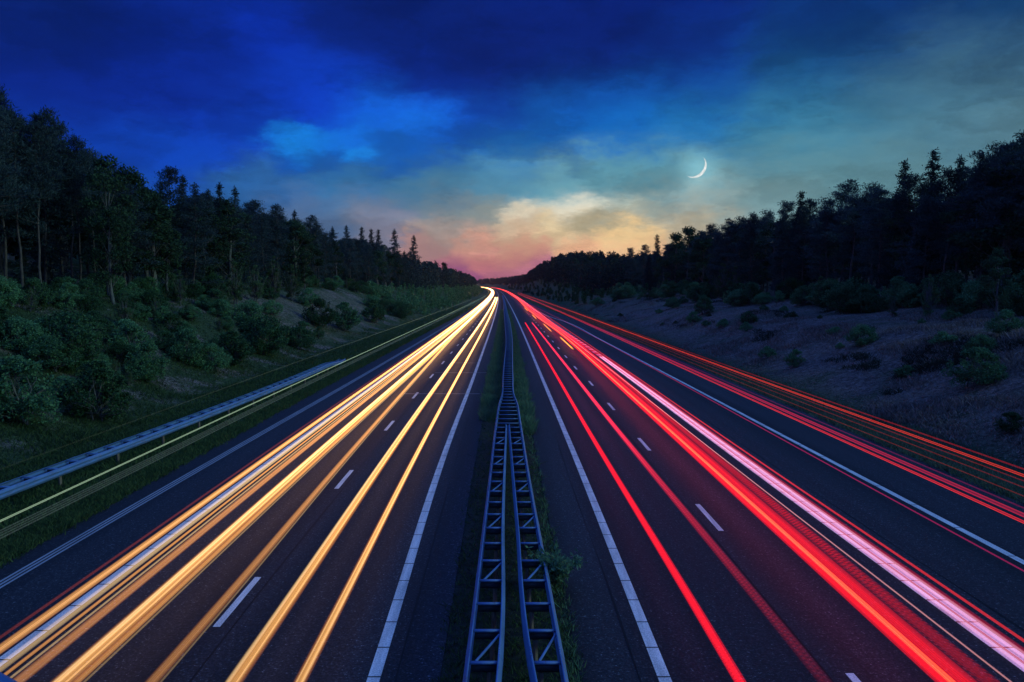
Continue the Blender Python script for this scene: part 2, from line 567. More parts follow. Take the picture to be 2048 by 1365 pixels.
def off(f, d):
    return (lambda y: f(y) + d) if callable(f) else f + d


def line(road, f, w, ys, material=M['paint'], joint=None, dz=.004):
    o = strip('edge_line', off(f, -w / 2), off(f, w / 2), ys, dz, material, road)
    if joint:   # the paint is laid in slabs: dark gaps across the line
        mb = MB()
        for k, y in enumerate(np.arange(6, 150, joint)):
            a, b = P(f(y) - w / 2 - .005 if callable(f) else f - w / 2 - .005, y)[0], P(f(y) + w / 2 + .005 if callable(f) else f + w / 2 + .005, y)[0]
            z = float(rz_(y)) + dz + .004
            mb.add([[a, y - .02, z], [b, y - .02, z], [b, y + .02, z], [a, y + .02, z]], [[0, 1, 2, 3]])
        mb.build('line_joint', M['dark'], o)
    return o


line(roadL, inner_l, .24, yl, joint=1.25)
line(roadR, inner_r, .24, yl, joint=1.25)
outer_l = spline([-60, 22, 58, 140, 232, 400, 3400], [-12.58, -12.55, -12.1, -11.5, -10.7, -10.4, -10.4])
for dx in (-.13, 0, .13):
    line(roadL, off(outer_l, dx), .07, yl, M['faded'])
line(roadL, -10.02, .26, ysteps(-10, 700, 1.5, .03), joint=1.35)
outer_r = spline([-60, 20, 67, 113, 166, 205, 230, 400, 3400], [13.68, 13.65, 13.45, 13.15, 12.9, 10.9, 10.1, 10.05, 10.05])
line(roadR, outer_r, .22, yl, joint=2.6)
ysol = ysteps(-10, 85, 1.5, .03)
line(roadR, 9.80, .20, ysol, joint=1.25)
line(roadR, 10.07, .20, ysol, joint=1.25)


def dash(road, r, y0, ln, w):
    ys = np.linspace(y0, y0 + ln, 3)
    return strip('lane_dash', r - w / 2, r + w / 2, ys, .004, M['paint'], road)


for y0 in np.arange(23.9 - 12, 700, 12):      # 3 m dash, 9 m gap
    dash(roadR, 6.36 if y0 < 60 else 6.2, y0, 3, .16)
for y0 in np.arange(17.0, 700, 12):
    dash(roadL, -6.38 if y0 < 25 else -6.25, y0, 3, .16)
for y0 in np.arange(87, 190, 4):
    dash(roadR, 9.9, y0, 1.1, .45)
for road_, r0_, w_ in ((roadL, -6.02, .05), (roadL, -9.55, .04), (roadL, -2.2, .04), (roadR, 5.95, .04), (roadR, 10.9, .05), (roadR, 2.35, .04)):
    ysm = ysteps(6, 260, .7, .02)
    wv_ = .03 * wob(ysm, ysm * 0 + r0_, 3.1)
    strip('tar_seam', lambda y: r0_ - w_ / 2 + .03 * wob(y, y * 0 + r0_, 3.1), lambda y: r0_ + w_ / 2 + .03 * wob(y, y * 0 + r0_, 2.7), ysm, .003, M['dark'], road_)
for y, a, b in ((55.2, -7.1, -1.9), (69, -6.2, -1.5), (78, -5.4, -3.0)):
    strip('expansion_joint', a, b, np.array([y, y + .10, y + .2]), .008, M['seam'], roadL)

# ------------------------------------------------------------------ guard rails
WP = [(-.040, .0), (-.006, -.004), (.0, -.03), (.045, -.075), (.045, -.115), (.0, -.150), (.0, -.165), (.045, -.200), (.045, -.240), (.0, -.285), (-.006, -.31), (-.040, -.312), (-.040, -.306), (-.012, -.300), (-.012, -.28), (.032, -.236), (.032, -.204), (-.012, -.168), (-.012, -.147), (.032, -.111), (.032, -.079), (-.012, -.026), (-.040, -.008)]


def wbeam(path, flip):
    mb = MB()
    mb.sweep(path, [(a * (-1 if flip else 1), b) for a, b in WP])
    return mb


def ladder(name, label, ra, rb, y0, y1, ztop, matr, parts_max=1e9, post_r=.5, post_every=1, brace_every=3, ph=0, dzf=None, cat='guard rail'):
    """two W-beams joined by spacers like a ladder lying on its posts"""
    root = empty(name, (float(cx(y0)), y0, float(rz_(y0))))
    tag(root, label, cat)
    ys = ysteps(y0, y1, .45, .02)
    z = (lambda y: ztop + 0 * y) if dzf is None else dzf

    def place(mb, nm, mm):
        o = mb.build(nm, mm, root, smooth=False)
        o.matrix_parent_inverse = root.matrix_basis.inverted()
        return o
    place(wbeam(P(ra(ys), ys, z(ys)), True), 'rail', matr)
    place(wbeam(P(rb(ys), ys, z(ys)), False), 'rail', matr)
    for yj in np.arange(y0 + 2.2, min(y1, 90), 4.0):     # overlapping splices with bolts
        for rr, sg in ((ra, -1), (rb, 1)):
            sb = MB()
            sb.sweep(P(rr(np.linspace(yj - .2, yj + .2, 3)), np.linspace(yj - .2, yj + .2, 3), z(np.linspace(yj - .2, yj + .2, 3)) + .003), [(a * -sg * -1 + sg * .003, b) for a, b in WP[:12]], closed=False)
            for q in (-.16, -.05, .05, .16):
                c = P(float(rr(yj)) - sg * .02, yj + q, float(z(yj)) + .004)
                sb.box(c, .022, .022, .014)
            place(sb, 'splice_plate', M['darksteel'] if False else matr)
    ny = np.arange(y0 + .5, y1, 1.333)
    stuff_s, stuff_p = MB(), MB()
    for i, y in enumerate(ny):
        a, b = float(ra(y)) + .03, float(rb(y)) - .03
        zz = float(z(y))
        sp = MB() if i < parts_max else stuff_s
        ca = P((a + b) / 2, y, zz - .045)
        sp.box(ca, b - a, .075, .036)
        if i < 36:
            bk = MB()
            bk.box(P((a + b) / 2, y + .045, zz - .165), (b - a) * .86, .012, .14)
            place(bk, 'bracket', M['darksteel'])
        if i < parts_max:
            place(sp, 'spacer', matr)
        if i % post_every == 0 and i < parts_max:
            pm = MB()
            pr = a + (b - a) * post_r
            pm.box(P(pr, y + .10, (zz - .12) / 2 - .1), .10, .06, zz + .08)
            pm.box(P(pr, y + .07, (zz - .12) / 2 - .1), .05, .02, zz + .08)
            place(pm, 'post', M['post'])
        elif i % post_every == 0:
            stuff_p.box(P(a + (b - a) * post_r, y + .1, (zz - .12) / 2 - .1), .10, .06, zz + .08)
        if brace_every and (i + ph) % brace_every == 0 and i < parts_max - 1 and y + 1.3 < y1:
            bm_ = MB()
            a2, b2 = float(ra(y + 1.2)) + .05, float(rb(y + 1.2)) - .05
            bm_.tube([P(a + (b - a) * .22, y + .05, zz - .05), P(b2, y + 1.15, zz - .05)], .026, 6)
            place(bm_, 'brace', matr)
    if stuff_s.v:
        tag(place(stuff_s, 'spacer', matr), kind='stuff')
    if stuff_p.v:
        tag(place(stuff_p, 'post', M['post']), kind='stuff')
    return root


oL = spline([0, 13.5, 15.2, 27, 40, 46, 49, 60, 75, 90, 140, 220, 400, 900], [-.83, -.83, -.81, -.66, -.55, -.47, -.36, -.33, -.25, -.15, -.28, -.50, -.42, -.42])
oR = spline([0, 13.5, 15.2, 27, 40, 46, 49, 60, 75, 90, 140, 220, 400, 900], [.90, .86, .84, .72, .62, .55, .42, .40, .48, .60, .70, .46, .42, .42])
iL = spline([0, 11, 15.2, 22, 30, 38.5, 47], [-.40, -.34, -.22, -.20, -.13, -.055, -.03])
iR = spline([0, 11, 15.2, 22, 30, 38.5, 47], [.52, .44, .24, .20, .14, .065, .05])
ladder('guard_rail', 'left one of the two near ladder guard rails side by side on the median', oL, iL, 8.0, 38.3, .76, M['steel'], post_r=.70, ph=2)
ladder('guard_rail', 'right one of the two near median ladder guard rails, weed leaning over it', iR, oR, 8.0, 38.3, .76, M['steel'], post_r=.28, ph=2)
ladder('guard_rail', 'long narrow ladder guard rail running down the median beyond the fork', oL, oR, 38.5, 620, .76, M['steel'], parts_max=95, post_r=.5, brace_every=0)
fr = spline([0, 20, 26, 38, 60, 70, 76, 81], [-16.9, -16.6, -16.35, -15.8, -15.25, -15.35, -15.75, -16.2])
ladder('guard_rail', 'roadside guard rail on the left grass verge, its far end turned down to the ground', off(fr, -.60), fr, 12.5, 80.5, .78, M['steel2'], post_r=.86, post_every=3, brace_every=0,
       dzf=lambda y: .78 - .56 * ss((np.asarray(y, float) - 68) / 12))

# ------------------------------------------------------------------ light trails
def m_trail(name, core, edge, S, seed, freq=9.0, lo=.35, k=2.4, dots=0.0, dotper=.17):
    m, t, o = mat(name)
    at = t.add('ShaderNodeAttribute', attribute_name='across').outputs['Fac']
    gn = t.add('ShaderNodeAttribute', attribute_name='gain').outputs['Fac']
    al = t.add('ShaderNodeAttribute', attribute_name='along').outputs['Fac']
    prof = t.math('POWER', math.exp(-k), t.math('MULTIPLY', at, at))
    prof = t.math('MULTIPLY', prof, t.remap(t.math('ABSOLUTE', at), .75, 1.0, 1, 0))
    cv = t.add('ShaderNodeCombineXYZ')
    t.put(cv.inputs[0], t.math('MULTIPLY_ADD', at, freq, seed * 13.7))
    t.put(cv.inputs[1], t.math('MULTIPLY', al, .004))
    st = t.noise(cv.outputs[0], 1.0, 3, .75).outputs[0]
    st = t.remap(st, .32, .66, lo * .35, 1.35)
    i = t.math('MULTIPLY', prof, st)
    if dots:
        ph = t.math('MULTIPLY_ADD', al, 2 * math.pi / dotper, t.math('MULTIPLY', at, 5.0))
        ph2 = t.math('MULTIPLY_ADD', al, 2 * math.pi / dotper, t.math('MULTIPLY', at, -5.0))
        dd = t.math('MULTIPLY', t.math('ADD', t.math('SINE', ph), t.math('SINE', ph2)), .5)
        i = t.math('MULTIPLY', i, t.math('MULTIPLY_ADD', dd, dots, 1.0))
    c = t.mix(t.remap(i, .12, .95), edge, core)
    e = t.add('ShaderNodeEmission')
    t.put(e.inputs[0], c)
    t.put(e.inputs[1], t.math('MULTIPLY', t.math('MULTIPLY', i, gn), S))
    tr = t.add('ShaderNodeBsdfTransparent')
    a = t.add('ShaderNodeAddShader')
    t.l.new(e.outputs[0], a.inputs[0])
    t.l.new(tr.outputs[0], a.inputs[1])
    t.l.new(a.outputs[0], o.inputs[0])
    return m


def trail_mesh(r, h, w, th, y0, y1, gain, fin=0.0, fout=0.0, n=14, grow=.5):
    ys = ysteps(y0, y1, 1.2, .035)
    c = P(r(ys) if callable(r) else r, ys, 0)
    c[:, 2] += h
    a = np.arange(n) * 2 * math.pi / n
    wv = w * (1 + grow * np.clip((ys - 40) / 120, 0, 6))      # vehicles wander within their lane
    v = c[:, None].repeat(n, 1)
    v[:, :, 0] += wv[:, None] / 2 * np.cos(a)[None]
    v[:, :, 2] += th / 2 * np.sin(a)[None]
    g = gain(ys) / np.sqrt(1 + grow * np.clip((ys - 40) / 120, 0, 6))
    if fin:
        g = g * ss((ys - y0) / fin)
    if fout:
        g = g * ss((y1 - ys) / fout)
    return v.reshape(-1, 3), grid_faces(len(ys), n, True), np.tile(np.cos(a), len(ys)), np.repeat(g, n), np.repeat(ys, n)


WARM, WARME = (1.0, .52, .135), (1.0, .27, .035)
CREAM, CREAME = (1.0, .74, .38), (1.0, .50, .16)
RED, REDE = (1.0, .008, .012), (.92, .0, .014)
ORG, ORGE = (1.0, .34, .10), (1.0, .06, .02)
PINK, PINKE = (1.0, .62, .80), (1.0, .10, .18)
nseed = [0]


def trail(label, strands, group, y0=8, y1=2300):
    """one vehicle lamp's path: strands = (d_r, h, width, thickness, core, edge, strength[, options])"""
    root = None
    base = strands[0]
    root = empty('light_trail', (float(cx(10)), 10, 0))
    tag(root, label, 'light trail', group)
    for s in strands:
        r, h, w, th, core, edge, S = s[:7]
        op = dict(s[7]) if len(s) > 7 else {}
        nseed[0] += 1
        a, b = op.pop('y0', y0), op.pop('y1', y1)
        ge, gm = op.pop('ge', .95), op.pop('gm', 24.0)
        gfun = op.pop('gain', None) or (lambda ys, ge=ge, gm=gm: np.minimum((np.maximum(ys, 5) / 22) ** ge, gm))
        fin, fout = op.pop('fin', 0), op.pop('fout', 0)
        grow = op.pop('grow', .32 if w > .08 and y1 > 400 else 0)
        v, f, ac, g, al = trail_mesh(r, h, w, th, a, b, gfun, fin, fout, grow=grow)
        me = mesh_np('streak', v, f, m_trail('trail_glow', core, edge, S, nseed[0], **op), {'across': ac, 'gain': g, 'along': al}, smooth=True)
        o = link('streak', me, root)
        o.matrix_parent_inverse = root.matrix_basis.inverted()
    return root


GL, GR = 'headlight trails on the left carriageway', 'tail light trails on the right carriageway'
T = trail
T('outermost gold headlight trail of the left carriageway, edged with a dull red fringe', [
    (-9.45, .66, .26, .10, WARM, WARME, .8, dict(freq=13)), (-9.42, .68, .05, .04, CREAM, WARM, .6), (-9.70, .70, .10, .04, (1, .16, .05), (1, .10, .04), .13, dict(freq=4, ge=.4, gm=2))], GL)
T('cream headlight trail lying along the solid white line of the left carriageway', [
    (-9.00, .66, .22, .10, CREAM, WARM, .55, dict(freq=18, k=1.6)), (-8.78, .64, .09, .04, WARM, WARME, .8, dict(freq=4))], GL)
T('soft orange headlight trail between the cream one and the broadest gold one', [
    (-8.40, .65, .26, .10, (1, .50, .16), WARME, .6, dict(freq=6)), (-8.6, .65, .06, .03, CREAM, WARM, .6)], GL)
T('broadest bright gold headlight trail, reaching the lower left corner of the left carriageway', [
    (-7.62, .66, .44, .12, WARM, WARME, .72, dict(freq=20)), (-7.70, .68, .16, .06, CREAM, WARM, .8, dict(freq=9)), (-7.54, .68, .04, .03, CREAM, WARM, .8),
    (-7.40, .64, .16, .05, WARM, WARME, .6), (-7.30, .62, .05, .03, CREAM, WARM, .35)], GL)
el = spline([0, 14, 31, 60, 90, 160, 2400], [-6.12, -6.12, -6.35, -6.75, -7.1, -7.5, -7.6])
T('dim orange headlight trail fading near the camera, merging into the broadest gold trail', [
    (el, .66, .25, .10, (1, .50, .15), WARME, .62, dict(freq=8, gain=lambda ys: np.minimum((ys / 30) ** 1.05, 4.5))),
    (off(el, .15), .66, .04, .03, CREAM, WARM, .4, dict(gain=lambda ys: np.minimum((ys / 30) ** 1.1, 4)))], GL)
fl = spline([0, 14, 60, 120, 2400], [-4.72, -4.72, -4.8, -4.8, -4.8])
T('gold double headlight trail just right of the lane dashes on the left carriageway', [
    (fl, .66, .30, .10, WARM, WARME, .72, dict(freq=16)), (off(fl, .05), .68, .035, .03, CREAM, WARM, .6), (off(fl, -.10), .68, .12, .05, CREAM, WARM, .6)], GL, y1=520)
gl = spline([0, 14, 60, 120, 2400], [-3.62, -3.62, -3.7, -3.7, -3.7])
T('innermost gold headlight trail, nearest the median side edge line', [
    (gl, .66, .24, .10, WARM, WARME, .72, dict(freq=15)), (off(gl, -.05), .68, .03, .03, CREAM, WARM, .6), (off(gl, .05), .68, .07, .04, CREAM, WARM, .5)], GL, y1=520)
GV = 'lorry marker light trails above the left verge'
COOL, COOLE = (.80, 1.0, .62), (.50, .85, .60)
T('thin pale lorry light trail, brightest of those floating above the left grass verge', [(-9.25, 3.10, .032, .032, COOL, COOLE, .62, dict(freq=1, k=1.0, ge=.2, gm=3))], GV, y1=420)
T('faint striped band of four pale lorry light lines beside the left road edge', [
    (-9.25 + q, 2.86 - q * .1, .026, .02, (.75, .95, 1), (.5, .8, .85), .075, dict(freq=1, k=1.0, ge=.35, gm=5, dots=.3, dotper=.35)) for q in (-.12, -.04, .04, .12)], GV, y1=420)
T('faintest highest lorry light trail, passing above the left guard rail', [(-9.2, 4.05, .018, .018, (.9, 1, .75), COOLE, .14, dict(freq=1, k=1.0, gain=lambda ys: np.minimum((ys / 60) ** 1.6, 2.5)))], GV, y1=420)

T('solid red tail light trail nearest the median on the right carriageway', [
    (spline([0, 15, 40, 150], [3.72, 3.72, 3.66, 3.45]), .80, .20, .12, RED, REDE, .95, dict(freq=5, k=1.0, ge=.25, gm=2.0, dots=.25, dotper=.12))], GR, y1=150)
T('crimson tail light trail that fades to a dotted haze left of the near lane dashes', [
    (spline([0, 15, 40, 150], [5.12, 5.12, 5.0, 4.72]), .80, .24, .12, (1, .03, .06), (.9, .0, .06), .60, dict(freq=5, k=1.0, gain=lambda ys: np.clip(((ys - 9) / 22) ** 1.5, .04, 1.9), dots=.6, dotper=.16))], GR, y1=150)
r3 = spline([0, 15, 30, 60, 113, 170, 245, 390, 700, 2400], [7.12, 7.12, 7.25, 7.4, 7.55, 7.0, 6.7, 7.6, 7.6, 7.6])
T('broadest red tail light trail, with orange core lines and a latticed edge', [
    (r3, .80, .34, .12, RED, REDE, .85, dict(freq=10, k=1.0, ge=.2, gm=2)), (off(r3, .26), .84, .42, .14, RED, REDE, .60, dict(freq=12, k=.8, ge=.2, gm=2)),
    (off(r3, .12), .80, .10, .05, ORG, ORGE, .7, dict(ge=.45, gm=4)), (off(r3, .06), .80, .04, .03, (1, .55, .18), ORGE, .6, dict(ge=.45, gm=4)),
    (off(r3, .58), .92, .34, .10, RED, REDE, .22, dict(freq=3, k=.6, dots=.9, dotper=.19, lo=.8))], GR, y1=1900)
r4 = spline([0, 15, 113, 200, 390, 2400], [8.42, 8.42, 8.3, 7.9, 8.6, 8.3])
T('hair thin pale pink light trail left of the double white line', [(r4, .62, .035, .03, (1, .50, .50), (1, .2, .2), .55, dict(freq=1, k=1, ge=.5, gm=2.5))], GR, y1=900)
r5 = spline([0, 15, 67, 84, 130, 200, 390, 2400], [9.93, 9.93, 9.9, 9.85, 9.5, 8.9, 9.0, 8.9])  # added glow strips, standing in for headlights shining on the line paint
T('added pink white glow strips for headlight shine on the double white line of the right carriageway', [
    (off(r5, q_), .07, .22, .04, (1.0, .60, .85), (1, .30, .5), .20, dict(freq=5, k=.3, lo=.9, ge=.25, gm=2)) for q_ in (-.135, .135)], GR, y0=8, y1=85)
r5b = spline([0, 15, 84, 110, 150, 200, 390, 2400], [8.92, 8.92, 8.85, 8.5, 8.3, 8.4, 9.0, 8.8])
T('crimson tail light trail fringing the double white line on both sides', [
    (r5b, .80, .60, .10, (1, .01, .05), (1, .0, .04), .26, dict(freq=9, k=.3, ge=.45, gm=3)),
    (off(r5b, .1), .80, .12, .06, (1, .45, .30), RED, .5, dict(gain=lambda ys: np.clip((ys - 40) / 60, 0, 3)))], GR, y1=1900)
T('thin orange red tail light trail just right of the double white line', [(spline([0, 30, 120, 300, 2400], [9.40, 9.40, 9.3, 9.2, 9.2]), .80, .055, .05, (1, .05, .03), RED, .8, dict(freq=1, k=1, ge=.3, gm=2.5))], GR, y1=1500)
T('dim magenta hairline trail left of the outer blue edge line', [(spline([0, 60, 150, 300], [11.72, 11.7, 11.2, 9.6]), .82, .035, .03, (1, .04, .20), (.8, 0, .2), .38, dict(freq=1, k=1, ge=.4, gm=3))], GR, y1=300)
GT = 'lorry tail light trails above the right verge'
ht = dict(freq=1, k=1.0, ge=.25, gm=2.2)
T('lower bright red lorry trail of the close pair right of the outer edge line', [(9.40, 2.98, .045, .05, (1, .05, .03), RED, .95, ht)], GT, y1=520)
T('upper wider crimson lorry trail of the close pair right of the outer edge line', [(9.42, 3.10, .085, .07, (1, .04, .07), (.9, 0, .08), .52, ht)], GT, y1=520)
T('faint magenta lorry trail above the crimson one at the right road edge', [(9.40, 3.24, .022, .022, (.9, .02, .18), (.7, 0, .2), .25, ht)], GT, y1=520)
T('lowest faint orange lorry trail crossing the right grass strip', [(9.40, 3.46, .016, .016, (1, .10, .03), RED, .18, ht)], GT, y1=520)
T('middle faint red lorry trail crossing the right grass strip', [(9.40, 3.62, .016, .016, (1, .05, .03), RED, .22, ht)], GT, y1=520)
T('upper faint red lorry trail just below the bright orange one on the right', [(9.40, 3.74, .016, .016, (1, .04, .03), RED, .24, ht)], GT, y1=520)
T('bright orange red lorry trail, strongest line above the right verge', [(9.42, 3.83, .038, .045, (1, .075, .03), (1, .02, .01), .85, ht)], GT, y1=520)
T('topmost thin red lorry trail, against the dark foot of the right bank', [(9.42, 3.95, .024, .024, (1, .04, .06), RED, .40, ht)], GT, y1=520)
GI = 'amber indicator flashes'
for nm, ya, yb, rr_ in (('nearest and longest', 84, 106, 6.9), ('second nearest', 118, 146, 6.55), ('third nearest', 165, 195, 6.2), ('farthest, smallest', 220, 262, 6.1)):
    T(nm + ' amber indicator flash left of the red trails on the right carriageway', [(rr_, .85, .20, .10, (1, .52, .06), (1, .28, .02), 1.3, dict(freq=4, k=1, fin=3, fout=3, gain=lambda ys: 1 + 0 * ys))], GI, y0=ya, y1=yb)

# ------------------------------------------------------------------ moon: the lit lune of a sphere, far off
D = 9000.0
mc = pixdir(1388.5, 332) * D + Vector((0, 0, H))
Rm = 23.0 / F * D
nu, nv = 24, 33
fw = (mc - Vector((0, 0, H))).normalized()
rt = fw.cross(Vector((0, 0, 1))).normalized()
up = rt.cross(fw)
ang = rad(-42)
ex = rt * math.cos(ang) + up * math.sin(ang)      # towards the lit limb
ey = -rt * math.sin(ang) + up * math.cos(ang)
vs = []
for j in range(nv):
    lat = -math.pi / 2 * .93 + math.pi * .93 * j / (nv - 1)
    for i in range(nu):
        lon = rad(52) + rad(38) * i / (nu - 1)     # thin band next to the limb on the near side
        vs.append(ex * (math.cos(lat) * math.sin(lon)) + ey * math.sin(lat) - fw * (math.cos(lat) * math.cos(lon)))
vs = np.array([tuple(v) for v in vs])
outer = vs * Rm
inner = vs * (Rm * .97)
mb = MB()
fcs = grid_faces(nv, nu)
mb.add(outer, fcs)
mb.add(inner, fcs[:, ::-1])
mm, t, o = mat('moonlit_rock')
co = objco(t)
n = t.noise(co, .02, 5, .6).outputs[0]
e = t.add('ShaderNodeEmission')
t.put(e.inputs[0], t.mix(t.remap(n, .35, .65), (.62, .70, .70), (.98, 1, .97)))
e.inputs[1].default_value = .95
t.l.new(e.outputs[0], o.inputs[0])
mo = mb.build('crescent_moon', mm, smooth=True)
mo.location = mc
tag(mo, 'thin white crescent moon in the teal sky above the right bank', 'moon')

# ------------------------------------------------------------------ vegetation: prototypes
def leaves(pts, size, asp, r, flat=0.0, nrm=None):
    """one diamond leaf per point; size array"""
    n = len(pts)
    d = r.normal(size=(n, 3))
    if nrm is not None:
        d = d * .8 + nrm
    d /= np.linalg.norm(d, axis=1)[:, None]
    e = r.normal(size=(n, 3))
    e[:, 2] *= 1 - flat
    e -= d * np.sum(e * d, 1)[:, None]
    e /= np.linalg.norm(e, axis=1)[:, None] + 1e-9
    size = np.broadcast_to(size, n)[:, None]
    v = np.stack([pts, pts + d * size * .5 + e * size * asp, pts + d * size, pts + d * size * .5 - e * size * asp], 1)
    f = np.arange(4 * n).reshape(n, 4)
    return v.reshape(-1, 3), f


def proto_pine(seed, h=15.0, bare=.45, L=3.0, nb=52, trunk_r=.13):
    r = np.random.default_rng(seed)
    tb, cb = MB(), MB()
    zz = np.linspace(0, h, 12)
    bend = np.cumsum(r.normal(0, .07, (12, 2)), 0)
    tp = np.stack([bend[:, 0], bend[:, 1], zz], 1)
    tb.tube(tp, trunk_r * (1 - zz / h * .85), 7)
    P_, N_ = [], []
    for i in range(nb):
        t = bare + (1 - bare) * (i / nb) ** .85
        if i % 9 == 0 and i > 0 and r.random() < .3:
            t = bare * r.uniform(.7, 1)
        z0 = t * h
        b0 = np.array([np.interp(z0, zz, tp[:, 0]), np.interp(z0, zz, tp[:, 1]), z0])
        u = (t - bare) / (1 - bare)
        ln = L * (np.clip(1.05 - u, .12, 1) ** .75) * r.uniform(.45, 1.15) * (.6 + .4 * min(1, abs(u) * 5))
        a = r.uniform(0, 2 * math.pi)
        rise = .15 + .5 * max(u, 0) + r.normal(0, .12)
        q = np.linspace(0, 1, 5)
        br = b0 + np.stack([np.cos(a) * ln * q, np.sin(a) * ln * q, ln * (rise * q - .25 * q * q + .22 * q ** 3)], 1)
        tb.tube(br, .05 * (1 - .7 * q) * (1 - .4 * max(u, 0)), 4)
        for k in range(int(5 + ln * 3.2)):
            s = r.uniform(.35, 1.05)
            c = np.array([np.interp(s, q, br[:, j]) for j in range(3)]) + r.normal(0, .20 + .12 * ln * .3, 3) * (1, 1, .55)
            P_.append(c + r.normal(0, .20, (17, 3)) * (1, 1, .75))
            N_.append(np.tile([np.cos(a) * .5, np.sin(a) * .5, .9], (17, 1)))
    P_ = np.concatenate(P_)
    v, f = leaves(P_, r.uniform(.20, .40, len(P_)), .11, r, nrm=np.concatenate(N_))
    cb.add(v, f)
    return tb.mesh('trunk', M['bark']), cb.mesh('crown', M['pine']), h


def proto_spruce(seed, h=15.0, L=2.6, open_=0.0, bare=.08, droop=.25):
    r = np.random.default_rng(seed)
    tb, cb = MB(), MB()
    zz = np.linspace(0, h, 8)
    tb.tube(np.stack([0 * zz, 0 * zz, zz], 1), .19 * (1 - zz / h * .93), 6)
    P_, N_ = [], []
    nw = int(22 + 8 * (1 - open_))
    for w in range(nw):
        t = bare + (1 - bare) * (w / nw) ** 1.0
        for i in range(5 if w < nw * .8 else 4):
            a = r.uniform(0, 2 * math.pi)
            ln = L * ((1 - t) ** .85 + .04) * r.uniform(.55, 1.15)
            z0 = t * h + r.normal(0, .12)
            q = np.linspace(0, 1, 4)
            br = np.stack([np.cos(a) * ln * q, np.sin(a) * ln * q, z0 + ln * (-droop * q + .35 * droop * q ** 3 * 2.4)], 1)
            tb.tube(br, .03 * (1 - .7 * q), 4)
            for k in range(int(3 + ln * 3.5 * (1 - .35 * open_))):
                s = r.uniform(.12, 1.05)
                c = np.array([np.interp(s, q, br[:, j]) for j in range(3)]) + r.normal(0, .07 + .10 * s, 3)
                P_.append(c + r.normal(0, .13, (10, 3)) * (1, 1, .55))
                N_.append(np.tile([np.cos(a) * .9, np.sin(a) * .9, -.15], (10, 1)))
    P_.append(np.stack([r.normal(0, .06, 30), r.normal(0, .06, 30), h - r.uniform(0, 1.1, 30)], 1))
    N_.append(np.tile([0, 0, .9], (30, 1)))
    P_ = np.concatenate(P_)
    v, f = leaves(P_, r.uniform(.20, .38, len(P_)), .16, r, nrm=np.concatenate(N_))
    cb.add(v, f)
    return tb.mesh('trunk', M['bark']), cb.mesh('crown', M['spruce']), h


def proto_broad(seed, h=11.0, W=4.0, nlobe=26, leafm='broad', leaf=.26, per=210, base=.22, stems=1, tall=1.0):
    r = np.random.default_rng(seed)
    tb, cb = MB(), MB()
    P_ = []
    for s in range(stems):
        ox, oy = (r.normal(0, .25 * (stems > 1), 2))
        zz = np.linspace(0, h * .8, 7)
        tb.tube(np.stack([ox + np.cumsum(r.normal(0, .1, 7)), oy + np.cumsum(r.normal(0, .1, 7)), zz], 1), .02 * h * (1 - zz / h) / math.sqrt(stems) + .01, 6)
    for i in range(nlobe):
        u = r.uniform(0, 1)
        z = h * (base + (1 - base) * u) * .96
        prof = math.sin(math.pi * min(1, .22 + .78 * (u ** tall))) ** .7
        a = r.uniform(0, 2 * math.pi)
        rr = W * .5 * prof * math.sqrt(r.uniform(.15, 1))
        c = np.array([rr * math.cos(a), rr * math.sin(a), z])
        q = np.linspace(0, 1, 4)
        b0 = np.array([0, 0, max(.15 * h, z - .22 * h)])
        tb.tube(b0 + (c - b0) * q[:, None], .035 * (1 - .75 * q) * h / 11, 4)
        g = r.normal(size=(per, 3))
        g /= np.linalg.norm(g, axis=1)[:, None]
        lr = W * (.15 if leafm in ('shrub', 'birch') else .20) * r.uniform(.6, 1.3)
        P_.append(c + g * (lr * r.uniform(.35, 1.1, per) ** .6)[:, None] * (1.0, 1.0, .72))
    if leafm in ('shrub', 'birch'):       # upright leafy shoots break the outline
        for i in range(34):
            a, q0 = r.uniform(0, 2 * math.pi), math.sqrt(r.uniform(.02, 1))
            b0 = np.array([math.cos(a) * q0 * W * .46, math.sin(a) * q0 * W * .46, h * r.uniform(.25, .85) * (1.05 - .5 * q0)])
            dr = np.array([math.cos(a) * .45 * q0, math.sin(a) * .45 * q0, 1.0]) * h * r.uniform(.14, .30)
            s_ = r.uniform(0, 1, int(per * .28))
            P_.append(b0 + dr * s_[:, None] + r.normal(0, .035 * W, (len(s_), 3)) * (1.15 - s_)[:, None])
            tb.tube([b0 * (.2, .2, .6), b0, b0 + dr], [.012 * h, .006 * h, .002 * h], 4)
    P_ = np.concatenate(P_)
    P_ = P_[P_[:, 2] > .08]
    v, f = leaves(P_, r.uniform(.6, 1.2, len(P_)) * leaf, .30, r, flat=.5)
    cb.add(v, f)
    return tb.mesh('trunk', M['greybark']), cb.mesh('crown', M[leafm]), h


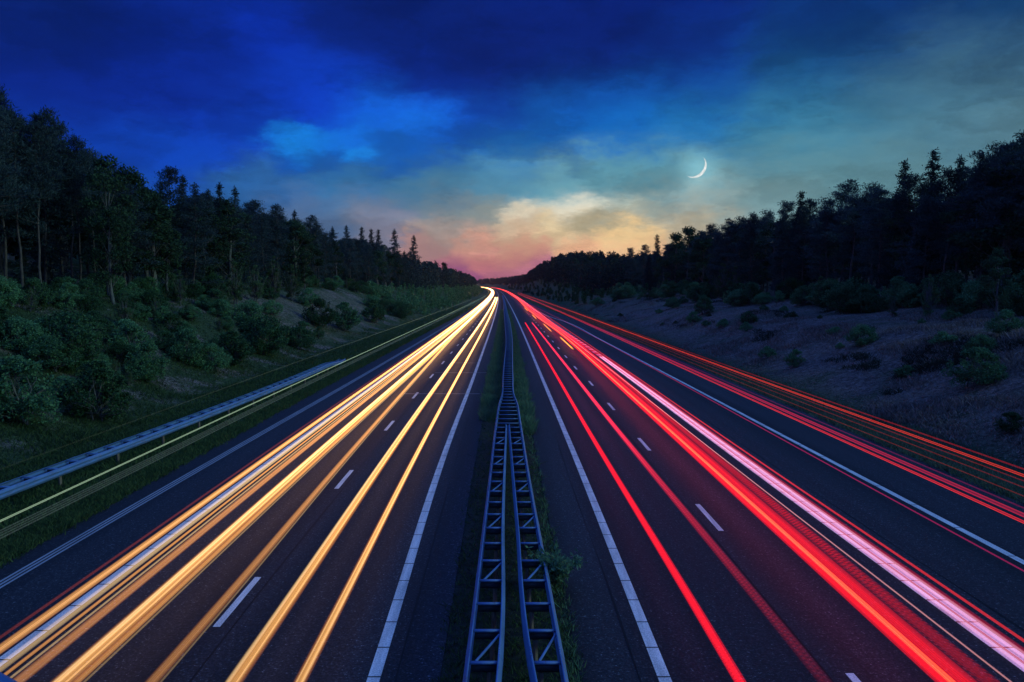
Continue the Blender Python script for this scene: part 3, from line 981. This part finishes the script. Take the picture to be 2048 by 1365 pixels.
PR = {
    'pine': [proto_pine(11), proto_pine(12, bare=.5, L=2.6, nb=40), proto_pine(13, bare=.38, L=3.3, nb=52), proto_pine(14, bare=.55, L=2.8, nb=36)],
    'fill': [proto_pine(15, bare=.20, L=3.4, nb=64), proto_pine(16, bare=.26, L=3.0, nb=60), proto_pine(17, bare=.14, L=3.2, nb=66)],
    'spruce': [proto_spruce(21), proto_spruce(22, L=2.1), proto_spruce(23, L=3.0, open_=.6, droop=.12)],
    'thin': [proto_spruce(25, L=1.0, open_=1.0, bare=.3)],
    'broad': [proto_broad(31), proto_broad(32, W=4.8, nlobe=30), proto_broad(33, W=3.6, tall=.8)],
    'birch': [proto_broad(41, h=7, W=2.8, nlobe=26, leafm='birch', leaf=.17, per=170, base=.12, stems=2, tall=1.0), proto_broad(42, h=7, W=2.2, nlobe=22, leafm='birch', leaf=.17, per=150, base=.10, tall=.9)],
    'shrub': [proto_broad(51, h=3, W=3.2, nlobe=26, leafm='shrub', leaf=.15, per=230, base=.10, stems=4, tall=1.15),
              proto_broad(52, h=3, W=2.6, nlobe=24, leafm='shrub', leaf=.14, per=230, base=.08, stems=3, tall=1.0),
              proto_broad(53, h=3, W=3.8, nlobe=30, leafm='shrub', leaf=.16, per=220, base=.12, stems=5, tall=1.3)],
    'low': [proto_broad(61, h=1.1, W=1.7, nlobe=14, leafm='shrub', leaf=.12, per=110, base=.05, stems=3), proto_broad(62, h=1.1, W=1.3, nlobe=12, leafm='shrub', leaf=.11, per=110, base=.05, stems=3)],
}
KN = {'fill': ('pine_tree', 'pine tree'), 'pine': ('pine_tree', 'pine tree'), 'spruce': ('spruce_tree', 'spruce tree'), 'thin': ('spruce_tree', 'spruce tree'), 'broad': ('deciduous_tree', 'deciduous tree'),
      'birch': ('birch_tree', 'birch tree'), 'shrub': ('shrub', 'shrub'), 'low': ('low_bush', 'bush')}


def plant(kind, r, Y, h, label, group=None, sq=1.0, v=None):
    tr, cr, h0 = random.choice(PR[kind]) if v is None else PR[kind][v % len(PR[kind])]
    s = h / h0
    e = empty(KN[kind][0], (float(cx(Y)) + r, Y, float(terr(r, Y)) - .05), random.uniform(0, 6.28))
    e.scale = (s * sq, s * sq, s)
    tag(e, label, KN[kind][1], group)
    link('trunk', tr, e)
    link('crown', cr, e)
    return e


def y_at(x, r):
    """distance at which an object on offset r shows at photo column x"""
    lo, hi = 12.0, 2500.0
    for _ in range(60):
        m = (lo + hi) / 2
        px = 1024 + (float(cx(m)) + r) / (m / math.cos(PITCH)) * F
        if (r < 0) == (px < x):
            lo = m
        else:
            hi = m
    return lo


def htop(x, r, ytop):
    Y = y_at(x, r)
    ztop = H + (575 - ytop) / F * Y
    return Y, ztop - float(terr(r, Y))


ORD = 'first second third fourth fifth sixth seventh eighth ninth tenth eleventh twelfth thirteenth fourteenth fifteenth sixteenth seventeenth eighteenth nineteenth twentieth'.split()
ORD += ['twenty-' + w for w in ORD[:9]] + ['thirtieth'] + ['thirty-' + w for w in ORD[:9]] + ['fortieth'] + ['forty-' + w for w in ORD[:9]]
LOOK = {'pine': 'ragged dark pine breaking', 'spruce': 'pointed dark spruce breaking', 'thin': 'sparse thin spruce spire breaking', 'broad': 'rounded dark leafy tree breaking'}
# skyline of the left bank, from the left edge of the photo: column, tree top, kind, offset
SKL = [(-18, 200, 'pine', -41), (18, 190, 'pine', -43), (48, 236, 'pine', -40), (98, 232, 'pine', -42), (128, 250, 'pine', -44), (163, 282, 'pine', -41), (190, 308, 'pine', -43),
       (222, 314, 'broad', -37), (262, 340, 'broad', -41), (296, 346, 'broad', -43), (345, 343, 'pine', -42), (374, 352, 'thin', -41), (398, 368, 'spruce', -44), (424, 380, 'thin', -42), (446, 368, 'thin', -43), (476, 376, 'spruce', -41),
       (520, 406, 'pine', -43), (560, 414, 'pine', -41), (594, 422, 'spruce', -44), (618, 436, 'pine', -42), (640, 450, 'pine', -41), (668, 455, 'spruce', -44), (696, 452, 'spruce', -43), (726, 455, 'spruce', -45), (745, 459, 'spruce', -42), (759, 461, 'spruce', -44),
       (791, 460, 'spruce', -44), (829, 472, 'spruce', -42), (868, 522, 'broad', -38), (888, 526, 'broad', -37), (905, 534, 'broad', -36)]
for i, (x, y, k, r) in enumerate(SKL):
    Y, h = htop(x, r, y)
    plant(k, r, Y, h, LOOK[k] + ' the left skyline, ' + ORD[i] + ' treetop from the left edge', 'skyline trees on the left bank', 1.15 if k == 'spruce' and x in (791, 829) else 1.25 if k == 'pine' and x > 300 else 1.0, v=2 if x in (829, 476, 791) else None)
SKR = [(2060, 285, 'pine', 47), (2030, 266, 'spruce', 49), (2006, 288, 'pine', 46), (1984, 298, 'pine', 48), (1955, 316, 'pine', 46), (1932, 342, 'pine', 49), (1908, 315, 'thin', 47), (1882, 346, 'pine', 46), (1853, 306, 'spruce', 48), (1822, 358, 'pine', 46),
       (1797, 326, 'spruce', 47), (1760, 384, 'pine', 46), (1735, 374, 'pine', 48), (1700, 394, 'pine', 46), (1672, 370, 'pine', 48), (1648, 402, 'pine', 46), (1620, 404, 'pine', 49), (1595, 386, 'spruce', 47), (1562, 408, 'pine', 46),
       (1530, 426, 'pine', 48), (1500, 432, 'pine', 46), (1478, 438, 'pine', 49), (1448, 444, 'pine', 47), (1420, 452, 'pine', 48), (1375, 456, 'broad', 47), (1350, 468, 'broad', 46), (1312, 470, 'spruce', 49), (1290, 492, 'pine', 47), (1262, 498, 'pine', 46),
       (1230, 508, 'broad', 47), (1200, 512, 'broad', 46), (1178, 514, 'broad', 48), (1150, 518, 'broad', 46), (1128, 522, 'broad', 46), (1106, 521, 'broad', 44), (1088, 527, 'broad', 43)]
for i, (x, y, k, r) in enumerate(SKR):
    Y, h = htop(x, r, y)
    plant(k, r, Y, h, LOOK[k] + ' the right skyline, ' + ORD[i] + ' treetop from the right edge', 'skyline trees on the right bank', 1.35 if k == 'pine' else 1.1, v=None)

# the woods behind and between: trees nothing tells apart
LF, RF = 'trees massed in the left wood', 'trees massed in the right wood'
FL = {'pine': 'dark pine massed in the left wood below the skyline', 'broad': 'dark leafy tree massed in the left wood below the skyline', 'spruce': 'dark spruce massed in the left wood below the skyline'}
FR = {'pine': 'dark pine massed in the right wood below the skyline', 'broad': 'dark leafy tree massed in the right wood below the skyline', 'spruce': 'dark spruce massed in the right wood below the skyline'}
skl = spline([-60, 0, 100, 190, 262, 345, 476, 560, 640, 745, 829, 905, 960], [200, 215, 258, 325, 365, 385, 410, 435, 465, 485, 510, 545, 560])
skr = spline([1060, 1106, 1230, 1312, 1375, 1500, 1620, 1735, 1853, 1955, 2030, 2100], [545, 535, 520, 500, 475, 448, 425, 402, 380, 345, 310, 290])


def col(r, Y):
    return 1024 + (float(cx(Y)) + r) / Y * F


for side in (-1, 1):
    for row in range(5):
        Y = 50.0 + row * 1.5
        while Y < 340:
            r = side * ((39 if side < 0 else 46.5) + row * 5.0 + random.uniform(-1.6, 1.6))
            yy = Y + random.uniform(-1.2, 1.2)
            x = col(r, yy)
            if -140 < x < 2190:
                ref = float(skl(max(x, -60)) if side < 0 else skr(min(x, 2100)))
                hmax = H + (575 - ref) / F * yy - float(terr(r, yy))
                h = min(hmax * random.uniform(.88, 1.04), 21)
                if h > 4:
                    k = random.choices(['pine', 'broad', 'spruce'], [.62, .26, .12] if side < 0 else [.62, .32, .06])[0]
                    front = row == 0 and side < 0 and x < 200
                    plant('fill' if k == 'pine' and not front else k, r, yy, h, (FL if side < 0 else FR)[k], LF if side < 0 else RF, sq=random.uniform(1.25, 1.7) if not front else 1.0)
            Y += (4.6 + row * .8) * (1 + Y / 160)

# far woods and scrub that read as one mass
def mass(name, label, side, y0, y1, r0, r1, step, per, hgt, leaf, material, seed, floor=True):
    r_ = np.random.default_rng(seed)
    mbq = MB()
    Y = y0
    while Y < y1:
        for q in range(3):
            r = side * r_.uniform(r0, r1)
            yy = Y + r_.uniform(-step, step)
            h = hgt * r_.uniform(.72, 1.0)
            if side < 0 and yy > 300:
                pass
            base = np.array([float(cx(yy)) + r, yy, float(terr(r, yy))])
            n_ = per
            u = r_.uniform(0, 1, n_)
            conic = r_.random() < .45
            w = h * .20 * ((1 - u) ** .8 + .06 if conic else np.sin(math.pi * (.12 + .86 * u)) ** .6 * 1.25)
            a = r_.uniform(0, 6.283, n_)
            rad_ = w * np.sqrt(r_.uniform(.1, 1, n_))
            pts = base + np.stack([rad_ * np.cos(a), rad_ * np.sin(a), h * (.12 + .88 * u)], 1)
            sz = leaf * max(1.0, (yy / y0) ** .6)
            v, f = leaves(pts, r_.uniform(.6, 1.2, n_) * sz, .32, r_, flat=.3)
            mbq.add(v, f)
        Y += step * max(1, (Y / y0) ** 1.0)
    o = mbq.build(name, M[material])
    tag(o, label, kind='stuff')


mass('distant_wood', 'far dark wood along the left bank towards the bend', -1, 300, 2600, 33, 60, 4.2, 300, 14, .8, 'far', 71)
mass('distant_wood', 'far dark wood along the right bank towards the bend', 1, 300, 3000, 36, 70, 3.6, 320, 14, .8, 'far', 72)
mass('distant_wood', 'dark depths of the wood behind the left bank trees', -1, 40, 330, 60, 80, 2.0, 460, 12, .5, 'far', 73)
mass('distant_wood', 'dark depths of the wood behind the right bank trees', 1, 40, 350, 66, 86, 2.0, 460, 12.5, .5, 'far', 74)
mass('distant_scrub', 'low green scrub running along the far left bank', -1, 190, 1500, 20, 35, 3.6, 110, 3.2, .42, 'shrub', 75)
mass('distant_scrub', 'low dark scrub running along the far right bank', 1, 250, 1500, 24, 44, 5.5, 110, 2.8, .48, 'shrub', 76)

# shrubs on the banks: those that stand out, then the rest of the thicket
def plant_px(kind, x, ybase, ytop, label, group=None, rlo=18, rhi=44, **kw):
    """stand a plant where the ray through its foot meets the bank"""
    s = -1 if x < 1013 else 1
    best = None
    d = pixdir(x, ybase)
    for Y in np.arange(20, 400, .25):
        pnt = Vector((0, 0, H)) + d * (Y / d.y)
        r = pnt.x - float(cx(Y))
        if abs(r) > 16 and pnt.z <= float(terr(r, Y)):
            best = (r, Y)
            break
    if best is None:
        r = s * 38
        best = (r, y_at(x, r))
    r, Y = best
    h = (ybase - ytop) / F * Y * 1.02
    return plant(kind, r, Y, max(h, .3), label, group, **kw)


NL = [('shrub', 38, 850, 722, 'leafy dark green shrub at the left edge above the guard rail'), ('shrub', 195, 845, 725, 'large round dark shrub behind the middle of the left guard rail'),
      ('shrub', 130, 735, 630, 'pale topped bushy shrub on the left slope above the large round one'), ('shrub', 265, 722, 652, 'green shrub on the left slope just right of the pale topped one'),
      ('shrub', 40, 705, 640, 'dark shrub at the left edge halfway up the slope'), ('shrub', 296, 762, 686, 'yellow green shrub touching the right side of the large round shrub'),
      ('shrub', 372, 728, 664, 'low broad dark shrub left of the round shrub by the guard rail end'), ('shrub', 465, 732, 664, 'upright round shrub behind the far part of the left guard rail'),
      ('shrub', 528, 708, 636, 'tallest dense shrub near the end of the left guard rail'), ('shrub', 600, 700, 656, 'low dark shrub right of the tallest one near the rail end'),
      ('shrub', 498, 650, 604, 'small round shrub on the purple heath patch of the left slope'), ('shrub', 432, 628, 582, 'bushy shrub left of the purple heath patch'),
      ('shrub', 690, 662, 606, 'round dark shrub on the purple heath beyond the rail end'), ('shrub', 748, 646, 600, 'round shrub right of the purple heath beyond the rail end'), ('shrub', 640, 655, 602, 'broad dark shrub left of the round ones beyond the rail end'),
      ('shrub', 803, 637, 603, 'small dark shrub at the lower corner of the far purple heath'),
      ('birch', 470, 610, 522, 'pale green birch at the wood edge above the left heath patch'), ('birch', 548, 600, 512, 'tallest pale birch at the foot of the left wood'), ('birch', 512, 605, 530, 'slim pale birch between the two taller birches'), ('birch', 585, 603, 530, 'broad pale birch right of the tallest birch'),
      ('birch', 312, 640, 590, 'small pale birch on the middle of the left slope'), ('birch', 250, 660, 585, 'leaning leafy sapling on the middle of the left slope'), ('birch', 360, 610, 540, 'young leafy tree under the left wood edge'), ('birch', 45, 560, 500, 'young leafy tree between the bare pine trunks at the left'),
      ('broad', 335, 590, 440, 'tall green leafy tree at the left wood edge'), ('broad', 225, 610, 420, 'massive dark leafy tree at the left wood edge'), ('broad', 415, 580, 470, 'dark leafy tree right of the tall green one at the wood edge'),
      ('broad', 610, 580, 515, 'round leafy tree at the wood edge above the birches')]
for k, x, yb, yt, lb in NL:
    plant_px(k, x, yb, yt, lb, sq=1.15 if k == 'shrub' else 1.0)
NR = [('shrub', 1950, 775, 700, 'large grey green shrub low on the right heath slope'), ('shrub', 1722, 692, 652, 'round dark shrub alone in the middle of the right heath'), ('low', 1668, 672, 655, 'low flat bush left of the round shrub on the right heath'),
      ('shrub', 2020, 870, 830, 'bright green bush at the right edge near the road'), ('low', 1535, 716, 694, 'small dark upright bush on the lower right heath'), ('shrub', 1590, 735, 700, 'broad low bush on the lower right heath'),
      ('low', 1812, 756, 732, 'small twiggy bush left of the large grey green shrub'), ('shrub', 2010, 672, 622, 'leafy bush at the right edge below the wood'), ('shrub', 1960, 712, 672, 'spreading bush above the large grey green shrub'), ('low', 1890, 690, 664, 'dim wide bush on the upper right heath'),
      ('shrub', 1408, 630, 592, 'rounded pale shrub below the birch pair on the right bank'), ('shrub', 1388, 646, 624, 'dark round shrub left of the rounded pale one'), ('low', 1498, 648, 625, 'dark round bush on the upper right heath'), ('low', 1492, 662, 645, 'small bush just below the dark round one'), ('low', 1445, 655, 640, 'low dark bush on the far right heath'),
      ('birch', 1445, 604, 526, 'left birch of the pale pair at the right wood edge'), ('birch', 1470, 602, 532, 'right birch of the pale pair at the right wood edge'),
      ('birch', 1640, 612, 552, 'grey leafy tree at the right wood edge'), ('broad', 1715, 618, 548, 'broad dim leafy tree beside the grey one at the wood edge'), ('birch', 1858, 636, 548, 'slender leaning young tree at the right wood edge'), ('birch', 1785, 636, 582, 'short leafy sapling left of the slender leaning tree'),
      ('broad', 1990, 645, 498, 'tall round crowned tree at the far right wood edge'), ('shrub', 1252, 597, 572, 'dark shrub among the scrub on the far right slope'), ('shrub', 1235, 600, 580, 'low shrub beside the dark one on the far right slope'), ('low', 1195, 612, 596, 'small shrub nearest the road on the far right slope'), ('shrub', 1345, 618, 596, 'squat shrub on the right slope left of the birches'), ('birch', 1318, 594, 560, 'small tree at the far right wood edge')]
for k, x, yb, yt, lb in NR:
    plant_px(k, x, yb, yt, lb, sq=1.2 if k in ('shrub', 'low') else 1.0)
for i in range(300):
    Y = 38 * (5.6 ** random.random())
    r = -random.uniform(24.5, 39)
    if wob(r, Y, 9) > .40 or (((r + 31) / 7) ** 2 + ((Y - 132) / 42) ** 2 < 1 and random.random() < .85) or not (-60 < col(r, Y) < 1000):
        continue
    plant(random.choices(['shrub', 'birch'], [.72, .28])[0] if r > -36 else 'shrub', r, Y, random.uniform(1.0, 2.2) * (1 + .3 * (Y > 90)), 'green shrub in the thicket that covers the left slope', 'thicket shrubs on the left slope', sq=1.2)
for i in range(90):
    Y = 60 * (5.0 ** random.random())
    r = random.choice([random.uniform(38, 45), random.uniform(38, 45), random.uniform(25, 38)])
    if not (1050 < col(r, Y) < 2090):
        continue
    plant(random.choice(['shrub', 'shrub', 'shrub']) if r > 37 else 'low', r, Y, random.uniform(1.4, 3.6) if r > 37 else random.uniform(.4, 1.0), 'dark bush scattered over the right slope below the wood' , 'scattered bushes on the right slope', sq=1.2)

# ------------------------------------------------------------------ grass and weeds that nobody could count
def blades(name, label, pts, hgt, wid, material, seed, lean=.5, per=4, spread=.10):
    r_ = np.random.default_rng(seed)
    n = len(pts) * per
    b = np.repeat(pts, per, 0) + np.concatenate([r_.normal(0, spread, (n, 2)), np.zeros((n, 1))], 1)
    hh = np.repeat(np.broadcast_to(hgt, len(pts)), per) * r_.uniform(.5, 1.2, n)
    a = r_.uniform(0, 6.283, n)
    d = np.stack([np.cos(a), np.sin(a), 0 * a], 1)
    ln = r_.normal(0, lean, (n, 2))
    tip = b + np.stack([ln[:, 0] * hh, ln[:, 1] * hh, hh], 1)
    mid = b + (tip - b) * .55 + np.stack([0 * hh, 0 * hh, .08 * hh], 1)
    w = (wid * r_.uniform(.6, 1.3, n))[:, None]
    v = np.stack([b - d * w, b + d * w, mid + d * w * .7, tip, mid - d * w * .7], 1)
    o = link(name, mesh_np(name, v.reshape(-1, 3), np.arange(5 * n).reshape(n, 5), M[material]))
    tag(o, label, kind='stuff')


def scatter(n, rl, rh, y0, y1, seed, power=1.6, edge=0):
    r_ = np.random.default_rng(seed)
    u = r_.uniform(0, 1, n)
    e = 1 - power
    Y = (y0 ** e + u * (y1 ** e - y0 ** e)) ** (1 / e)
    lo = rl(Y) if callable(rl) else rl
    hi = rh(Y) if callable(rh) else rh
    r = lo + (hi - lo) * r_.uniform(0, 1, n)
    return r, Y


r, Y = scatter(26000, -20.5, off(edge_l, .05), 17, 320, 81, 1.7)
r += .12 * wob(r, Y, .8)
blades('verge_grass', 'mown dark grass on the left verge around the guard rail', np.stack([cx(Y) + r, Y, terr(r, Y) - .01], 1), .13 + .10 * np.abs(wob(r, Y, 1.3)) + .0006 * Y, .012 + .00016 * Y.mean(), 'grass', 82)
r, Y = scatter(9000, lambda y: edge_l(y) - .9, lambda y: edge_l(y) + .06, 17, 220, 83, 1.7)
blades('verge_grass', 'taller tufts of grass along the left road edge', np.stack([cx(Y) + r, Y, terr(r, Y) - .01], 1), .16 + .12 * np.abs(wob(r, Y, .9)), .016, 'grass', 84)
r, Y = scatter(20000, edge_r, 21.5, 22, 320, 85, 1.6)
blades('verge_grass', 'grass on the right verge below the heath', np.stack([cx(Y) + r, Y, terr(r, Y) - .01], 1), .16 + .14 * np.abs(wob(r, Y, 1.4)), .018, 'verge', 86)
r, Y = scatter(75000, 21.5, 46, 28, 330, 87, 1.5)
blades('heath_grass', 'dry pale heath grass covering the right slope', np.stack([cx(Y) + r, Y, terr(r, Y) - .02], 1), .05 + .42 * np.clip(wob(r, Y * .6, 1.1) * .6 + wob(r + 9, Y * .5, 3.1) * .6, 0, 1), .016 + .0002 * Y.mean(), 'heath', 88, .6, 4, .14)
r, Y = scatter(70000, 22.5, 46, 28, 330, 187, 1.5)
kp = wob(r, Y * .55, 2.4) + .6 * wob(r + 5, Y * .6, .9) + .5 * wob(r, Y, 7.5) > .82
r, Y = r[kp], Y[kp]
blades('heather', 'dark matted heather mottling the right slope', np.stack([cx(Y) + r, Y, terr(r, Y) - .02], 1), .22 + .2 * np.abs(wob(r, Y, 1.2)), .026, 'heather', 188, .9, 4, .14)
r, Y = scatter(26000, -40, -20, 24, 320, 89, 1.5)
kp = ((r + 31) / 8.5) ** 2 + ((Y - 132) / 48) ** 2 + .5 * wob(r, Y, 4) > .8
r, Y = r[kp], Y[kp]
blades('slope_grass', 'rough grass between the shrubs of the left slope', np.stack([cx(Y) + r, Y, terr(r, Y) - .02], 1), .18 + .22 * np.abs(wob(r, Y, 2.3)), .022, 'grass', 90, .7, 4, .16)
r, Y = scatter(5200, -1.42, -.62, 44, 260, 91, 1.4)
blades('median_grass', 'tall grass along the left foot of the median guard rail', np.stack([cx(Y) + r - .1 * (Y > 60), Y, rz_(Y) - .02], 1), .34 + .3 * np.abs(wob(r, Y, 1.7)), .02, 'weed', 92, .35)
r, Y = scatter(5200, .55, 1.32, 40, 260, 93, 1.4)
blades('median_grass', 'tall grass along the right foot of the median guard rail', np.stack([cx(Y) + r, Y, rz_(Y) - .02], 1), .34 + .3 * np.abs(wob(r, Y, 1.7)), .02, 'weed', 94, .35)
r, Y = scatter(3800, -1.42, 1.3, 11, 60, 95, 1.8)
blades('median_weeds', 'sparse low weeds on the dark soil under the median guard rails', np.stack([cx(Y) + r, Y, rz_(Y) - .02], 1), .07 + .10 * np.abs(wob(r * 3, Y, .9)), .012, 'grass', 96, .8, 3, .06)
r, Y = scatter(260, .95, 1.3, 11, 40, 97, 1.5)
blades('median_weeds', 'green weeds along the right kerb of the median', np.stack([cx(Y) + r, Y, rz_(Y) - .02], 1), .20, .012, 'weed', 98, .5, 4, .05)

# feathery weed leaning through the right near guard rail
r_ = np.random.default_rng(5)
we = empty('feathery_weed', (float(cx(19.2)) + 1.05, 19.2, 0))
tag(we, 'feathery blue green weed leaning over the right near guard rail', 'weed')
st, lf = MB(), MB()
LP = []
for i in range(26):
    a = r_.uniform(0, 6.283)
    L_ = r_.uniform(.7, 1.25)
    q = np.linspace(0, 1, 6)
    sp = r_.uniform(.25, .75)
    br = np.stack([np.cos(a) * sp * L_ * q ** 1.4, np.sin(a) * sp * L_ * q ** 1.4, L_ * q * (1 - .25 * q)], 1)
    st.tube(br, .007 * (1 - .7 * q), 4)
    for k in range(80):
        s = r_.uniform(.30, 1.02)
        LP.append([np.interp(s, q, br[:, j]) for j in range(3)] + r_.normal(0, .055, 3))
v, f = leaves(np.array(LP), r_.uniform(.08, .18, len(LP)), .16, r_, flat=.4)
lf.add(v, f)
st.build('stem', M['weed'], we)
lf.build('leaves', M['weed'], we)

# corner of the bridge rail the camera stands behind, just entering the frame
br = empty('bridge_railing', (0, 0, 0))
tag(br, 'dark blue bridge railing, its curved end just entering the lower left corner', 'railing')
a_, b_ = pixdir(-160, 1316), pixdir(20, 1418)
A = Vector((0, 0, H)) + a_ * 1.6
B = Vector((0, 0, H)) + b_ * 1.5
mbk = MB()
mbk.tube([A + (A - B) * 2.0, A, B, B + (B - A) * .4 + Vector((0, 0, -.12)), B + (B - A) * .5 + Vector((0, 0, -.6))], .035, 10)
mbk.build('handrail', M['bluepaint'], br, smooth=True)
for q in (-1.5, -.5):
    pb = MB()
    c = A + (A - B) * (-q)
    pb.tube([c, c + Vector((0, 0, -1.0))], .015, 8)
    pb.build('baluster', M['bluepaint'], br, smooth=True)

# ------------------------------------------------------------------ dusk air
hz = MB()
hz.box((-150, 1730, 78), 2600, 3600, 163)
hm, t, o = mat('dusk_air')
pv = t.add('ShaderNodeVolumePrincipled')
pv.inputs['Color'].default_value = (.85, .75, .82, 1)
pv.inputs['Density'].default_value = .00005
pv.inputs['Anisotropy'].default_value = .72
t.l.new(pv.outputs[0], o.inputs['Volume'])
tag(hz.build('haze', hm), 'thin dusk haze filling the valley of the motorway', kind='stuff')
